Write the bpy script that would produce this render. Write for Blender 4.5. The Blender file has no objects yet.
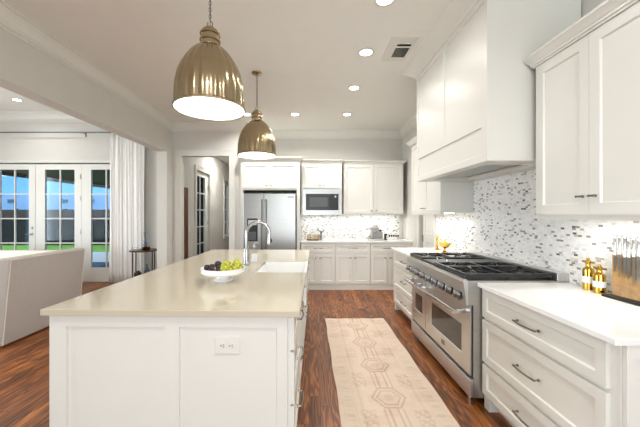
import bpy, bmesh, math, random
from mathutils import Vector, Matrix
random.seed(7)
C = bpy.context.scene.collection
PI = math.pi
F, CX, CY, EYE = 305.0, 309.0, 214.0, 1.42

# ------------------------------------------------------------------ camera
cam_d = bpy.data.cameras.new('camera'); cam = bpy.data.objects.new('camera', cam_d); C.objects.link(cam)
cam.location = (0, 0, EYE); cam.rotation_euler = (PI/2, 0, 0)
cam_d.sensor_width = 36; cam_d.lens = F/640*36
cam_d.shift_x = (320-CX)/640; cam_d.shift_y = (CY-213.5)/640
cam_d.clip_start = .05; cam_d.clip_end = 200
bpy.context.scene.camera = cam
# ------------------------------------------------------------------ world, sun, lights, exposure
w = bpy.data.worlds.new('sky'); bpy.context.scene.world = w; w.use_nodes = True
nt = w.node_tree; bg = nt.nodes['Background']
tc = nt.nodes.new('ShaderNodeTexCoord'); sp = nt.nodes.new('ShaderNodeSeparateXYZ'); rp = nt.nodes.new('ShaderNodeValToRGB')
nt.links.new(tc.outputs['Generated'], sp.inputs[0]); nt.links.new(sp.outputs['Z'], rp.inputs[0]); nt.links.new(rp.outputs[0], bg.inputs[0])
rp.color_ramp.elements[0].position = 0.0; rp.color_ramp.elements[0].color = (.50, .78, .95, 1)
rp.color_ramp.elements[1].position = .5; rp.color_ramp.elements[1].color = (.22, .50, .85, 1)
bg.inputs[1].default_value = 2.2
def light(name, kind, loc, power, color=(1, 1, 1), rot=(0, 0, 0), **kw):
    d = bpy.data.lights.new(name, kind); d.energy = power; d.color = color
    for k, v in kw.items(): setattr(d, k, v)
    o = bpy.data.objects.new(name, d); C.objects.link(o); o.location = loc; o.rotation_euler = rot
    return o
light('sun', 'SUN', (0, 0, 20), 3.2, (1, .95, .88), (math.radians(8), math.radians(-52), 0), angle=.02)
# unseen fill lamps added behind the camera (kitchen) and in the living room
light('rear_fill', 'AREA', (-.1, -3.0, 1.6), 118, (.98, .985, 1), (math.radians(90), 0, 0), shape='RECTANGLE', size=3.0, size_y=1.9)
light('living_fill', 'AREA', (-7.7, 2.0, 1.5), 200, (.93, .97, 1), (0, math.radians(-90), 0), shape='RECTANGLE', size=2.0, size_y=4.0)
CAN_W, WARM = 11, (1, .985, .965)
LIV_W = 17
PEND_W = 6.5
UC_W = 3.0
v = bpy.context.scene.view_settings
v.view_transform = 'Standard'; v.look = 'None'; v.gamma = 1; v.use_curve_mapping = False; v.exposure = 0.04
bpy.context.scene.display_settings.display_device = 'sRGB'

# ------------------------------------------------------------------ materials
def lin(c):
    return tuple((x/255/12.92 if x/255 <= .04045 else ((x/255+.055)/1.055)**2.4) for x in c)
class NT:
    def __init__(s, name):
        s.m = bpy.data.materials.new(name); s.m.use_nodes = True; s.t = s.m.node_tree; s.b = s.t.nodes['Principled BSDF']
    def n(s, t, **kw):
        o = s.t.nodes.new(t)
        for k, v in kw.items(): setattr(o, k, v)
        return o
    def l(s, a, b): s.t.links.new(a, b)
    def math(s, op, a, b=None, c=None):
        o = s.n('ShaderNodeMath', operation=op)
        for i, x in enumerate((a, b, c)):
            if x is None: continue
            if isinstance(x, (int, float)): o.inputs[i].default_value = x
            else: s.l(x, o.inputs[i])
        return o.outputs[0]
    def ramp(s, fac, els, interp='LINEAR'):
        o = s.n('ShaderNodeValToRGB'); o.color_ramp.interpolation = interp
        e = o.color_ramp.elements
        while len(e) < len(els): e.new(.5)
        for i, (p, c) in enumerate(els): e[i].position = p; e[i].color = (*c, 1)
        s.l(fac, o.inputs[0]); return o.outputs[0]
    def pos(s):
        t = s.n('ShaderNodeTexCoord'); x = s.n('ShaderNodeSeparateXYZ'); s.l(t.outputs['Object'], x.inputs[0]); return t.outputs['Object'], x.outputs
    def noise(s, vec, scale, detail=2, rough=.5):
        o = s.n('ShaderNodeTexNoise'); o.inputs['Scale'].default_value = scale; o.inputs['Detail'].default_value = detail; o.inputs['Roughness'].default_value = rough
        if vec is not None: s.l(vec, o.inputs['Vector'])
        return o.outputs['Fac']
    def vec(s, x, y, z):
        o = s.n('ShaderNodeCombineXYZ')
        for i, a in enumerate((x, y, z)):
            if isinstance(a, (int, float)): o.inputs[i].default_value = a
            else: s.l(a, o.inputs[i])
        return o.outputs[0]
    def bump(s, h, strength, dist=.01):
        o = s.n('ShaderNodeBump'); o.inputs['Strength'].default_value = strength; o.inputs['Distance'].default_value = dist
        s.l(h, o.inputs['Height']); s.l(o.outputs[0], s.b.inputs['Normal'])
def plain(name, rgb, rough=.5, metal=0, var=.03, scale=6, bump=0, bscale=200, **kw):
    k = NT(name); c = lin(rgb)
    tcv = k.n('ShaderNodeTexCoord').outputs['Object']
    f = k.noise(tcv, scale, 2)
    k.l(k.ramp(f, [(.3, tuple(x*(1-var) for x in c)), (.7, tuple(min(1, x*(1+var)) for x in c))]), k.b.inputs['Base Color'])
    k.b.inputs['Roughness'].default_value = rough; k.b.inputs['Metallic'].default_value = metal
    for a, b in kw.items(): k.b.inputs[a].default_value = b
    if bump: k.bump(k.noise(tcv, bscale, 2), bump, .002)
    return k.m
def emis(name, rgb, s):
    k = NT(name); k.b.inputs['Base Color'].default_value = (*lin(rgb), 1)
    k.b.inputs['Emission Color'].default_value = (*lin(rgb), 1); k.b.inputs['Emission Strength'].default_value = s; return k.m
def thin_glass(name, tint=(1, 1, 1), refl=.08):
    k = NT(name); t = k.t; tr = k.n('ShaderNodeBsdfTransparent'); tr.inputs[0].default_value = (*tint, 1)
    gl = k.n('ShaderNodeBsdfGlossy'); gl.inputs['Roughness'].default_value = .02
    lw = k.n('ShaderNodeLayerWeight'); lw.inputs[0].default_value = .35
    f = k.math('MULTIPLY', lw.outputs['Fresnel'], refl*2)
    mx = k.n('ShaderNodeMixShader'); k.l(f, mx.inputs[0]); k.l(tr.outputs[0], mx.inputs[1]); k.l(gl.outputs[0], mx.inputs[2])
    k.l(mx.outputs[0], t.nodes['Material Output'].inputs[0]); return k.m
def brushed(name, rgb, rough=.28, axis=2, amp=.12, metal=1.0):
    k = NT(name); c = lin(rgb); ov, x = k.pos()
    sc = [2, 2, 2]
    for i in range(3):
        if i != axis: sc[i] = 2
    sc[axis] = 160
    vv = k.vec(k.math('MULTIPLY', x[0], sc[0]), k.math('MULTIPLY', x[1], sc[1]), k.math('MULTIPLY', x[2], sc[2]))
    f = k.noise(vv, 1.0, 3)
    k.l(k.ramp(f, [(.3, tuple(a*(1-amp) for a in c)), (.7, tuple(min(1, a*(1+amp)) for a in c))]), k.b.inputs['Base Color'])
    k.b.inputs['Metallic'].default_value = metal; k.b.inputs['Roughness'].default_value = rough
    return k.m
def mosaic():
    k = NT('marble_mosaic'); ov, x = k.pos()
    u = k.math('ADD', x[0], x[1]); W_, H_ = .033, .0155
    r = k.math('DIVIDE', x[2], H_); row = k.math('FLOOR', r); rf = k.math('FRACT', r)
    wn0 = k.n('ShaderNodeTexWhiteNoise', noise_dimensions='1D'); k.l(row, wn0.inputs['W'])
    cc = k.math('ADD', k.math('DIVIDE', u, W_), k.math('MULTIPLY', wn0.outputs[0], 7.3)); col = k.math('FLOOR', cc); cf = k.math('FRACT', cc)
    wn = k.n('ShaderNodeTexWhiteNoise', noise_dimensions='2D'); k.l(k.vec(col, row, 0), wn.inputs['Vector'])
    tile = k.ramp(wn.outputs[0], [(0, lin((244, 243, 240))), (.40, lin((238, 236, 232))), (.66, lin((248, 247, 245))), (.84, lin((222, 219, 214))),
                                  (.89, lin((190, 184, 178))), (.935, lin((152, 145, 140))), (.972, lin((98, 94, 92))), (.988, lin((150, 138, 124)))], 'CONSTANT')
    vn = k.noise(ov, 30, 4, .6)
    mt = k.n('ShaderNodeMix', data_type='RGBA', blend_type='MULTIPLY'); mt.inputs[0].default_value = 1
    k.l(tile, mt.inputs[6]); k.l(k.ramp(vn, [(.3, (.88, .88, .87)), (.6, (1, 1, 1))]), mt.inputs[7])
    g = k.math('MAXIMUM', k.math('LESS_THAN', rf, .09), k.math('LESS_THAN', cf, .05))
    mx = k.n('ShaderNodeMix', data_type='RGBA'); k.l(g, mx.inputs[0]); k.l(mt.outputs[2], mx.inputs[6]); mx.inputs[7].default_value = (*lin((226, 224, 220)), 1)
    k.l(mx.outputs[2], k.b.inputs['Base Color']); k.b.inputs['Roughness'].default_value = .25
    k.bump(k.math('SUBTRACT', 1.0, g), .3, .001); return k.m
def oak():
    k = NT('oak_floor'); ov, x = k.pos(); W_ = .083
    p = k.math('DIVIDE', x[0], W_); pid = k.math('FLOOR', p); pf = k.math('FRACT', p)
    w1 = k.n('ShaderNodeTexWhiteNoise', noise_dimensions='1D'); k.l(pid, w1.inputs['W'])
    yy = k.math('ADD', k.math('DIVIDE', x[1], 1.35), k.math('MULTIPLY', w1.outputs[0], 9)); bid = k.math('FLOOR', yy); bf = k.math('FRACT', yy)
    w2 = k.n('ShaderNodeTexWhiteNoise', noise_dimensions='2D'); k.l(k.vec(pid, bid, 0), w2.inputs['Vector']); rnd = w2.outputs[0]
    off = k.math('MULTIPLY', rnd, 40)
    gv = k.vec(k.math('ADD', k.math('MULTIPLY', x[0], 11), off), k.math('ADD', k.math('MULTIPLY', x[1], .9), off), off)
    n1 = k.noise(gv, 1.0, 2, .45)
    ring = k.math('MULTIPLY_ADD', k.math('SINE', k.math('MULTIPLY', n1, 70)), .5, .5)
    fv = k.vec(k.math('MULTIPLY', x[0], 300), k.math('MULTIPLY', x[1], 9), off)
    fine = k.noise(fv, 1.0, 3, .6)
    big = k.noise(k.vec(k.math('MULTIPLY', x[0], 8), k.math('MULTIPLY', x[1], 2.2), off), 1, 2)
    val = k.math('ADD', k.math('ADD', k.math('MULTIPLY', k.math('POWER', ring, 1.6), .26), k.math('MULTIPLY', fine, .42)), k.math('ADD', k.math('MULTIPLY', rnd, .20), k.math('MULTIPLY', big, .22)))
    col = k.ramp(val, [(.22, lin((50, 25, 11))), (.42, lin((94, 50, 20))), (.62, lin((140, 80, 32))), (.88, lin((196, 126, 62)))])
    gap = k.math('MAXIMUM', k.math('LESS_THAN', pf, .03), k.math('LESS_THAN', bf, .003))
    mx = k.n('ShaderNodeMix', data_type='RGBA'); k.l(gap, mx.inputs[0]); k.l(col, mx.inputs[6]); mx.inputs[7].default_value = (*lin((40, 20, 10)), 1)
    k.l(mx.outputs[2], k.b.inputs['Base Color']); k.b.inputs['Roughness'].default_value = .38
    k.bump(ring, .06, .001); return k.m
def wood(name, c0, c1, axis=1, rough=.45):
    k = NT(name); ov, x = k.pos(); sc = [22, 22, 22]; sc[axis] = 2.2
    f = k.noise(k.vec(*[k.math('MULTIPLY', x[i], sc[i]) for i in range(3)]), 1, 5, .65)
    k.l(k.ramp(f, [(.3, lin(c0)), (.7, lin(c1))]), k.b.inputs['Base Color']); k.b.inputs['Roughness'].default_value = rough; return k.m
def attr_mat(name, rough=.95):
    k = NT(name); a = k.n('ShaderNodeVertexColor'); a.layer_name = 'pattern'
    t = k.n('ShaderNodeTexCoord').outputs['Object']; n = k.noise(t, 260, 2)
    mx = k.n('ShaderNodeMix', data_type='RGBA', blend_type='MULTIPLY'); mx.inputs[0].default_value = 1
    k.l(a.outputs[0], mx.inputs[6]); k.l(k.ramp(n, [(.3, (.86, .86, .86)), (.7, (1, 1, 1))]), mx.inputs[7])
    k.l(mx.outputs[2], k.b.inputs['Base Color']); k.b.inputs['Roughness'].default_value = rough; k.bump(n, .4, .002); return k.m
def quartz(name, rgb, rough=.15, sp_=.05):
    k = NT(name); c = lin(rgb); t = k.n('ShaderNodeTexCoord').outputs['Object']
    f = k.noise(t, 350, 2); g = k.noise(t, 3, 3)
    s = k.math('ADD', k.math('MULTIPLY', f, .6), k.math('MULTIPLY', g, .4))
    k.l(k.ramp(s, [(.35, tuple(x*(1-sp_) for x in c)), (.65, tuple(min(1, x*(1+sp_)) for x in c))]), k.b.inputs['Base Color'])
    k.b.inputs['Roughness'].default_value = rough; return k.m

M = {}
M['paint'] = plain('cabinet_paint', (221, 219, 211), .34, var=.008)
M['wall'] = plain('wall_paint', (208, 205, 197), .7, var=.012, bump=.05)
M['ceil'] = plain('ceiling_paint', (233, 232, 226), .8, var=.01)
M['trim'] = plain('trim_paint', (219, 217, 209), .4, var=.008)
M['dark'] = plain('dark_gap', (22, 22, 22), .6)
M['floor'] = oak()
M['mosaic'] = mosaic()
M['quartz_w'] = quartz('white_quartz', (234, 233, 230), .12, .01)
M['quartz_b'] = quartz('beige_quartz', (194, 184, 163), .11, .025)
M['steel'] = brushed('brushed_steel', (186, 185, 181), .34, 2, .05)
M['steel_h'] = brushed('steel_front', (216, 216, 214), .38, 1, .04)
M['chrome'] = plain('chrome', (215, 215, 212), .12, 1, .01)
M['faucet'] = plain('faucet_metal', (176, 176, 176), .2, 1, .01)
M['knobm'] = plain('knob_metal', (150, 149, 147), .22, 1, .01)
M['nickel'] = plain('nickel', (150, 148, 142), .22, 1, .02)
M['brass'] = brushed('antique_brass', (174, 158, 128), .19, 2, .05)
M['gold'] = plain('polished_gold', (206, 168, 78), .14, 1, .03)
M['inner'] = plain('shade_enamel', (245, 244, 240), .5, var=.01)
M['iron'] = plain('cast_iron', (40, 40, 41), .32, .3, .1)
M['griddle'] = plain('griddle_steel', (78, 78, 77), .45, .8, .05)
M['black'] = plain('black_plastic', (18, 18, 19), .45)
M['blackglass'] = plain('black_glass', (18, 18, 19), .35)
M['espresso'] = plain('espresso_metal', (158, 155, 152), .42, .4)
M['steel_d'] = brushed('appliance_steel', (160, 159, 156), .32, 2, .06)
M['oglass'] = plain('oven_glass', (70, 70, 68), .08, .3)
M['mwglass'] = plain('microwave_window', (84, 85, 86), .45, .1)
M['glass'] = thin_glass('window_glass', (.92, .96, 1), .03)
M['acrylic'] = thin_glass('clear_acrylic', (.96, .97, .97), .05)
M['porcelain'] = plain('white_porcelain', (244, 243, 240), .12, var=.005)
M['linen'] = plain('grey_linen', (182, 174, 166), .95, var=.03, scale=40, bump=.4, bscale=500)
M['cream'] = plain('cream_linen', (224, 216, 203), .95, var=.03, scale=30, bump=.3, bscale=500)
M['sheer'] = plain('curtain_linen', (244, 242, 238), .9, var=.02, scale=30)
M['bulb'] = emis('lit_bulb', (255, 246, 230), 14)
M['canlens'] = emis('can_lens', (255, 250, 238), 9)
M['strip'] = emis('led_strip', (255, 250, 240), 3)
M['board'] = wood('bamboo_board', (170, 116, 62), (222, 174, 112), 1)
M['walnut'] = wood('walnut', (72, 40, 18), (118, 70, 34), 2)
M['bronze'] = plain('dark_bronze', (88, 70, 60), .4, .7)
M['mug'] = plain('tan_stoneware', (196, 172, 138), .5, var=.15, scale=40)
M['fig'] = plain('plum_skin', (44, 20, 24), .35, var=.4, scale=30)
M['grape'] = plain('green_grape', (178, 178, 62), .25, var=.18, scale=30, **{'Subsurface Weight': .0})
M['stem'] = plain('grape_stem', (110, 120, 50), .6)
M['greyblue'] = plain('blue_grey_metal', (96, 108, 116), .4, .6)
M['amber'] = thin_glass('amber_glass', (.62, .3, .1), .06)
M['blueglass'] = thin_glass('blue_glass', (.6, .72, .85), .08)
M['rug'] = attr_mat('rug_wool')
M['lawn'] = plain('lawn', (120, 160, 48), .9, var=.3, scale=3)
M['concrete'] = plain('patio_concrete', (206, 210, 214), .8, var=.05)
M['slate'] = plain('slate_paving', (62, 78, 100), .6)
M['fence'] = wood('fence_wood', (62, 42, 34), (92, 66, 52), 2, .8)
M['screen'] = plain('black_screen', (10, 10, 12), .9)
M['siding'] = plain('lavender_siding', (176, 192, 226), .8, var=.04)
M['siding2'] = plain('blue_siding', (150, 196, 226), .8, var=.04)
M['porch'] = wood('porch_cedar', (58, 44, 26), (104, 82, 48), 1, .7)
M['ventdark'] = plain('vent_dark', (40, 40, 40), .7)
M['label'] = plain('white_label', (236, 236, 232), .5)
M['pear'] = plain('pale_fruit', (206, 204, 120), .4, var=.15, scale=30)

# ------------------------------------------------------------------ mesh helpers
class MB:
    def __init__(s): s.b = bmesh.new()
    def quad(s, pts):
        vs = [s.b.verts.new(p) for p in pts]; s.b.faces.new(vs); return s
    def box(s, x0, x1, y0, y1, z0, z1, bev=0, seg=2):
        if x1 < x0: x0, x1 = x1, x0
        if y1 < y0: y0, y1 = y1, y0
        if z1 < z0: z0, z1 = z1, z0
        r = bmesh.ops.create_cube(s.b, size=1)
        for v_ in r['verts']:
            v_.co = Vector((x0+(v_.co.x+.5)*(x1-x0), y0+(v_.co.y+.5)*(y1-y0), z0+(v_.co.z+.5)*(z1-z0)))
        if bev:
            es = list({e for v_ in r['verts'] for e in v_.link_edges})
            bmesh.ops.bevel(s.b, geom=es, offset=bev, segments=seg, affect='EDGES', profile=.5)
        return s
    def cyl(s, p0, p1, r0, r1=None, n=20, caps=True):
        r1 = r0 if r1 is None else r1; p0 = Vector(p0); p1 = Vector(p1); d = p1-p0
        q = d.to_track_quat('Z', 'Y').to_matrix()
        a = [s.b.verts.new(p0+q@Vector((r0*math.cos(2*PI*i/n), r0*math.sin(2*PI*i/n), 0))) for i in range(n)]
        b = [s.b.verts.new(p1+q@Vector((r1*math.cos(2*PI*i/n), r1*math.sin(2*PI*i/n), 0))) for i in range(n)]
        for i in range(n): s.b.faces.new((a[i], a[(i+1) % n], b[(i+1) % n], b[i]))
        if caps: s.b.faces.new(a[::-1]); s.b.faces.new(b)
        return s
    def lathe(s, prof, c=(0, 0, 0), n=32, flute=0, nf=0, closed=False):
        rings = []
        for (r, z) in prof:
            if r <= 1e-6: rings.append([s.b.verts.new((c[0], c[1], c[2]+z))]); continue
            ring = []
            for i in range(n):
                a = 2*PI*i/n; rr = r*(1+flute*abs(math.cos(a*nf/2))-flute*.5) if nf else r
                ring.append(s.b.verts.new((c[0]+rr*math.cos(a), c[1]+rr*math.sin(a), c[2]+z)))
            rings.append(ring)
        for A, B in zip(rings, rings[1:]):
            if len(A) == 1 and len(B) == 1: continue
            for i in range(n):
                j = (i+1) % n
                if len(A) == 1: s.b.faces.new((A[0], B[i], B[j]))
                elif len(B) == 1: s.b.faces.new((A[i], A[j], B[0]))
                else: s.b.faces.new((A[i], A[j], B[j], B[i]))
        return s
    def tube(s, pts, r, n=12, closed=False):
        pts = [Vector(p) for p in pts]; k = len(pts); rings = []; up = None
        for i, p in enumerate(pts):
            a = pts[(i-1) % k] if (closed or i > 0) else p; b = pts[(i+1) % k] if (closed or i < k-1) else p
            t = (b-a).normalized()
            if up is None:
                up = Vector((0, 0, 1)) if abs(t.z) < .9 else Vector((1, 0, 0))
            u = (up - t*up.dot(t)).normalized(); up = u; w_ = t.cross(u)
            rr = r[i] if isinstance(r, (list, tuple)) else r
            rings.append([s.b.verts.new(p+u*rr*math.cos(2*PI*j/n)+w_*rr*math.sin(2*PI*j/n)) for j in range(n)])
        pairs = list(zip(rings, rings[1:])) + ([(rings[-1], rings[0])] if closed else [])
        for A, B in pairs:
            for j in range(n): s.b.faces.new((A[j], A[(j+1) % n], B[(j+1) % n], B[j]))
        if not closed: s.b.faces.new(rings[0][::-1]); s.b.faces.new(rings[-1])
        return s
    def prism(s, poly, axis, a, b):
        """poly of 2-D points in the other two axes, extruded along axis a..b"""
        def P(p, t): 
            q = [0, 0, 0]; o = [i for i in range(3) if i != axis]; q[o[0]], q[o[1]] = p; q[axis] = t; return q
        A = [s.b.verts.new(P(p, a)) for p in poly]; B = [s.b.verts.new(P(p, b)) for p in poly]; n = len(poly)
        for i in range(n): s.b.faces.new((A[i], A[(i+1) % n], B[(i+1) % n], B[i]))
        s.b.faces.new(A[::-1]); s.b.faces.new(B); return s
    def ball(s, c, r, sx=1, sy=1, sz=1, n=16):
        q = bmesh.ops.create_uvsphere(s.b, u_segments=n, v_segments=max(6, n//2+2), radius=r)
        for v_ in q['verts']: v_.co = Vector((c[0]+v_.co.x*sx, c[1]+v_.co.y*sy, c[2]+v_.co.z*sz))
        return s
    def panelled(s, x0, x1, z0, z1, yf, yb, panels, rec=.011, sl=.006):
        """board facing -y with recessed panels"""
        xs = sorted({x0, x1, *[p[0] for p in panels], *[p[1] for p in panels]}); zs = sorted({z0, z1, *[p[2] for p in panels], *[p[3] for p in panels]})
        for i in range(len(xs)-1):
            for j in range(len(zs)-1):
                cx, cz = (xs[i]+xs[i+1])/2, (zs[j]+zs[j+1])/2
                if any(p[0] < cx < p[1] and p[2] < cz < p[3] for p in panels): continue
                s.quad([(xs[i], yf, zs[j]), (xs[i+1], yf, zs[j]), (xs[i+1], yf, zs[j+1]), (xs[i], yf, zs[j+1])])
        for a, b, c, d in panels:
            o = [(a, c), (b, c), (b, d), (a, d)]; q = [(a+sl, c+sl), (b-sl, c+sl), (b-sl, d-sl), (a+sl, d-sl)]
            s.quad([(x, yf+rec, z) for x, z in q])
            for k in range(4):
                m_ = (k+1) % 4
                s.quad([(o[k][0], yf, o[k][1]), (o[m_][0], yf, o[m_][1]), (q[m_][0], yf+rec, q[m_][1]), (q[k][0], yf+rec, q[k][1])])
        o = [(x0, z0), (x1, z0), (x1, z1), (x0, z1)]
        for k in range(4):
            m_ = (k+1) % 4
            s.quad([(o[k][0], yb, o[k][1]), (o[m_][0], yb, o[m_][1]), (o[m_][0], yf, o[m_][1]), (o[k][0], yf, o[k][1])])
        s.quad([(x, yb, z) for x, z in o[::-1]])
        return s
    def build(s, name, mat, parent=None, smooth=False, loc=(0, 0, 0), mods=None, recalc=True):
        bmesh.ops.remove_doubles(s.b, verts=s.b.verts, dist=1e-6)
        if recalc: bmesh.ops.recalc_face_normals(s.b, faces=s.b.faces)
        me = bpy.data.meshes.new(name); s.b.to_mesh(me); s.b.free()
        for m_ in (mat if isinstance(mat, list) else [mat]): me.materials.append(m_)
        if smooth:
            for p in me.polygons: p.use_smooth = True
            try: me.set_sharp_from_angle(angle=math.radians(35))
            except Exception: pass
        o = bpy.data.objects.new(name, me); C.objects.link(o); o.location = loc
        if parent is not None: o.parent = parent
        return o
def thing(name, label, cat, loc=(0, 0, 0), rz=0, group=None):
    o = bpy.data.objects.new(name, None); C.objects.link(o); o.location = loc; o.rotation_euler = (0, 0, rz)
    o.empty_display_size = .1
    return tag(o, label, cat, group)
def tag(o, label, cat, group=None):
    o['label'] = label; o['category'] = cat
    if group: o['group'] = group
    return o
def struct(o): o['kind'] = 'structure'; return o
def copy_tree(o, parent=None):
    c = o.copy(); C.objects.link(c); c.parent = parent
    for ch in [x for x in bpy.data.objects if x.parent == o]: copy_tree(ch, c)
    return c
def relabel(o, label): o['label'] = label; return o
def wall(name, axis, p0, p1, u0, u1, z0, z1, holes=(), mat=None):
    """wall slab; axis 'x' = plane perpendicular to X (u is Y), 'y' = perpendicular to Y (u is X)"""
    m = MB(); us = sorted({u0, u1, *[h[0] for h in holes], *[h[1] for h in holes]}); zs = sorted({z0, z1, *[h[2] for h in holes], *[h[3] for h in holes]})
    for i in range(len(us)-1):
        for j in range(len(zs)-1):
            cu, cz = (us[i]+us[i+1])/2, (zs[j]+zs[j+1])/2
            if any(h[0] < cu < h[1] and h[2] < cz < h[3] for h in holes): continue
            if axis == 'x': m.box(p0, p1, us[i], us[i+1], zs[j], zs[j+1])
            else: m.box(us[i], us[i+1], p0, p1, zs[j], zs[j+1])
    return struct(m.build(name, mat or M['wall']))

# ================================================================== SETTING
CE = 3.12; XR = 1.93; YB = 6.3; YH = 5.74; XL = -2.565; YLB = 6.37; CEL = 3.52; XLL = -8.0; YF = -3.2; HB = 2.55
struct(MB().box(XLL, XR+1.3, YF-.2, 6.5, -.1, 0).box(-2.75, -1.2, 6.5, 11.2, -.1, 0).build('floor', M['floor']))
struct(MB().box(XL-.18, XR+.1, YF-.2, YB+.1, CE, CE+.08).build('ceiling', M['ceil']))
struct(MB().box(XLL-.1, XL-.18, YF-.2, YLB+.12, CEL, CEL+.08).build('ceiling_living', M['ceil']))
struct(MB().box(-2.8, -1.2, YH+.12, 11.2, 3.0, 3.08).build('ceiling_hall', M['ceil']))
PD0, PD1, PDH = 4.74, 5.32, 2.10+.35     # side door in the right wall
wall('wall_right', 'x', XR, XR+.12, YF, YB+.1, 0, CE, [(PD0, PD1, 0, PDH)])
wall('wall_back', 'y', YB, YB+.12, -1.27, XR, 0, CE)
wall('wall_hall_front', 'y', YH, YH+.12, XL-.178, -1.27, 0, CE, [(-2.40, -1.50, 0, 2.51)])
wall('wall_alcove', 'x', -1.39, -1.27, YH+.12, 11.2, 0, CE)
wall('wall_left', 'x', XL-.178, XL, 5.50, YH, 0, CE)
wall('wall_header', 'x', XL-.178, XL, YF, 5.50, HB, CE)
wall('wall_upper_left', 'x', XL-.178, XL, YF, YH, CE, CEL)
wall('wall_living_side', 'x', XL-.178, XL-.058, YH+.12, YLB+.12, 0, CEL)
wall('wall_rear', 'y', YF-.12, YF, XLL, XR, 0, CEL, [(-1.7, 1.5, .6, 2.6)])
wall('wall_living_left', 'x', XLL-.12, XLL, YF, YLB, 0, CEL, [(-.2, 4.2, .45, 2.55)])
wall('wall_living_back', 'y', YLB, YLB+.12, XLL, XL-.178, 0, CEL, [(-6.68, -3.78, 0, 2.49)])
HX = -2.58
wall('wall_hall_left', 'x', HX-.1, HX, YLB+.12, 11.2, 0, 3.0, [(6.98, 7.92, 0, 2.44), (9.28, 9.95, .70, 2.42)])
wall('wall_hall_side', 'x', HX-.04, HX, YH+.12, YLB+.12, 0, 3.0)
wall('wall_hall_end', 'y', 11.1, 11.2, HX, -1.39, 0, 3.0)
wall('wall_pantry', 'x', XR+1.2, XR+1.3, 4.4, 6.0, 0, 2.6)
wall('wall_pantry_near', 'y', 4.4, 4.5, XR+.12, XR+1.3, 0, 2.6)
wall('wall_pantry_far', 'y', 5.9, 6.0, XR+.12, XR+1.3, 0, 2.6)
struct(MB().box(XR+.12, XR+1.3, 4.4, 6.0, 2.6, 2.65).build('ceiling_pantry', M['ceil']))
# backsplash tiles
struct(MB().box(XR-.008, XR, 1.20, 4.60, .914, 1.80+.06).build('wall_backsplash_right', M['mosaic']))
struct(MB().box(-.165, 1.86, YB-.008, YB, .914, 1.45).build('wall_backsplash_back', M['mosaic']))

# crown moulding: profile (out, down)
CP = [(0, 0), (.115, 0), (.115, .013), (.102, .013), (.100, .024), (.082, .044), (.062, .075), (.048, .102), (.032, .116), (.030, .128), (.014, .128), (.012, .145), (0, .145)]
def crown(name, axis, plane, sgn, u0, u1, top=CE, m0=0, m1=0, scale=1, mat=None):
    """m0/m1: -1 inside mitre, +1 outside mitre"""
    m = MB(); A = []; B = []
    for (o, d) in CP:
        o *= scale; d *= scale
        for L, u, mm in ((A, u0, -m0), (B, u1, m1)):
            uu = u + o*mm
            p = (plane+sgn*o, uu, top-d) if axis == 'x' else (uu, plane+sgn*o, top-d)
            L.append(m.b.verts.new(p))
    n = len(CP)
    for i in range(n): m.b.faces.new((A[i], A[(i+1) % n], B[(i+1) % n], B[i]))
    m.b.faces.new(A[::-1]); m.b.faces.new(B)
    return struct(m.build(name, mat or M['trim']))
crown('trim_1', 'x', XL, 1, YF, YH, m1=-1)
crown('trim_2', 'y', YH, -1, XL, -1.27, m0=-1, m1=1)
crown('trim_3', 'x', -1.27, 1, YH, YB, m0=1, m1=-1)
crown('trim_4', 'y', YB, -1, -1.27, XR, m0=-1, m1=-1)
crown('trim_5', 'x', XR, -1, 3.562, YB, m1=-1)
crown('trim_6', 'x', XR, -1, YF, 2.148)
crown('trim_7', 'y', YLB, -1, XLL, XL-.178, top=CEL, scale=1.25)
# casings
def casing(name, axis, plane, sgn, u0, u1, z0, z1, w_=.1, t=.02, sill=False):
    m = MB(); a, b = sorted((plane, plane+sgn*t))
    def bx(ua, ub, za, zb):
        if axis == 'x': m.box(a, b, ua, ub, za, zb)
        else: m.box(ua, ub, a, b, za, zb)
    bx(u0-w_, u0, z0, z1); bx(u1, u1+w_, z0, z1); bx(u0-w_, u1+w_, z1, z1+w_)
    c, d = sorted((plane+sgn*t, plane+sgn*(t+.008)))
    def by(ua, ub, za, zb):
        if axis == 'x': m.box(c, d, ua, ub, za, zb)
        else: m.box(ua, ub, c, d, za, zb)
    by(u0-w_, u0-w_+.018, z0, z1+w_); by(u1+w_-.018, u1+w_, z0, z1+w_); by(u0-w_+.018, u1+w_-.018, z1+w_-.018, z1+w_)
    if sill: bx(u0-w_-.02, u1+w_+.02, z0-.03, z0)
    return struct(m.build(name, M['trim']))
casing('trim_8', 'y', YH, -1, -2.40, -1.50, 0, 2.51, .11)
casing('trim_9', 'y', YLB, -1, -6.68, -3.78, 0, 2.49, .06)
casing('trim_10', 'x', HX, 1, 6.98, 7.92, 0, 2.44, .1)
casing('trim_11', 'x', HX, 1, 9.28, 9.95, .70, 2.42, .1, sill=True)
casing('trim_12', 'x', XR, -1, PD0, PD1, 0, PDH, .1)
# baseboards
def bb(name, x0, x1, y0, y1): struct(MB().box(x0, x1, y0, y1, 0, .14).build(name, M['trim']))
bb('baseboard_left', XL-.19, XL+.012, 5.488, 5.50); bb('baseboard_kitchen_left', XL, XL+.012, 5.50, YH-.012)
bb('baseboard_living', -3.66, XL-.18, YLB-.015, YLB); bb('baseboard_living_far', XLL, -6.72, YLB-.015, YLB)
bb('baseboard_hall', HX, HX+.015, YH+.13, 6.86)
bb('baseboard_back_right', XR-.015, XR, 5.44, YB-.6)

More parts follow.
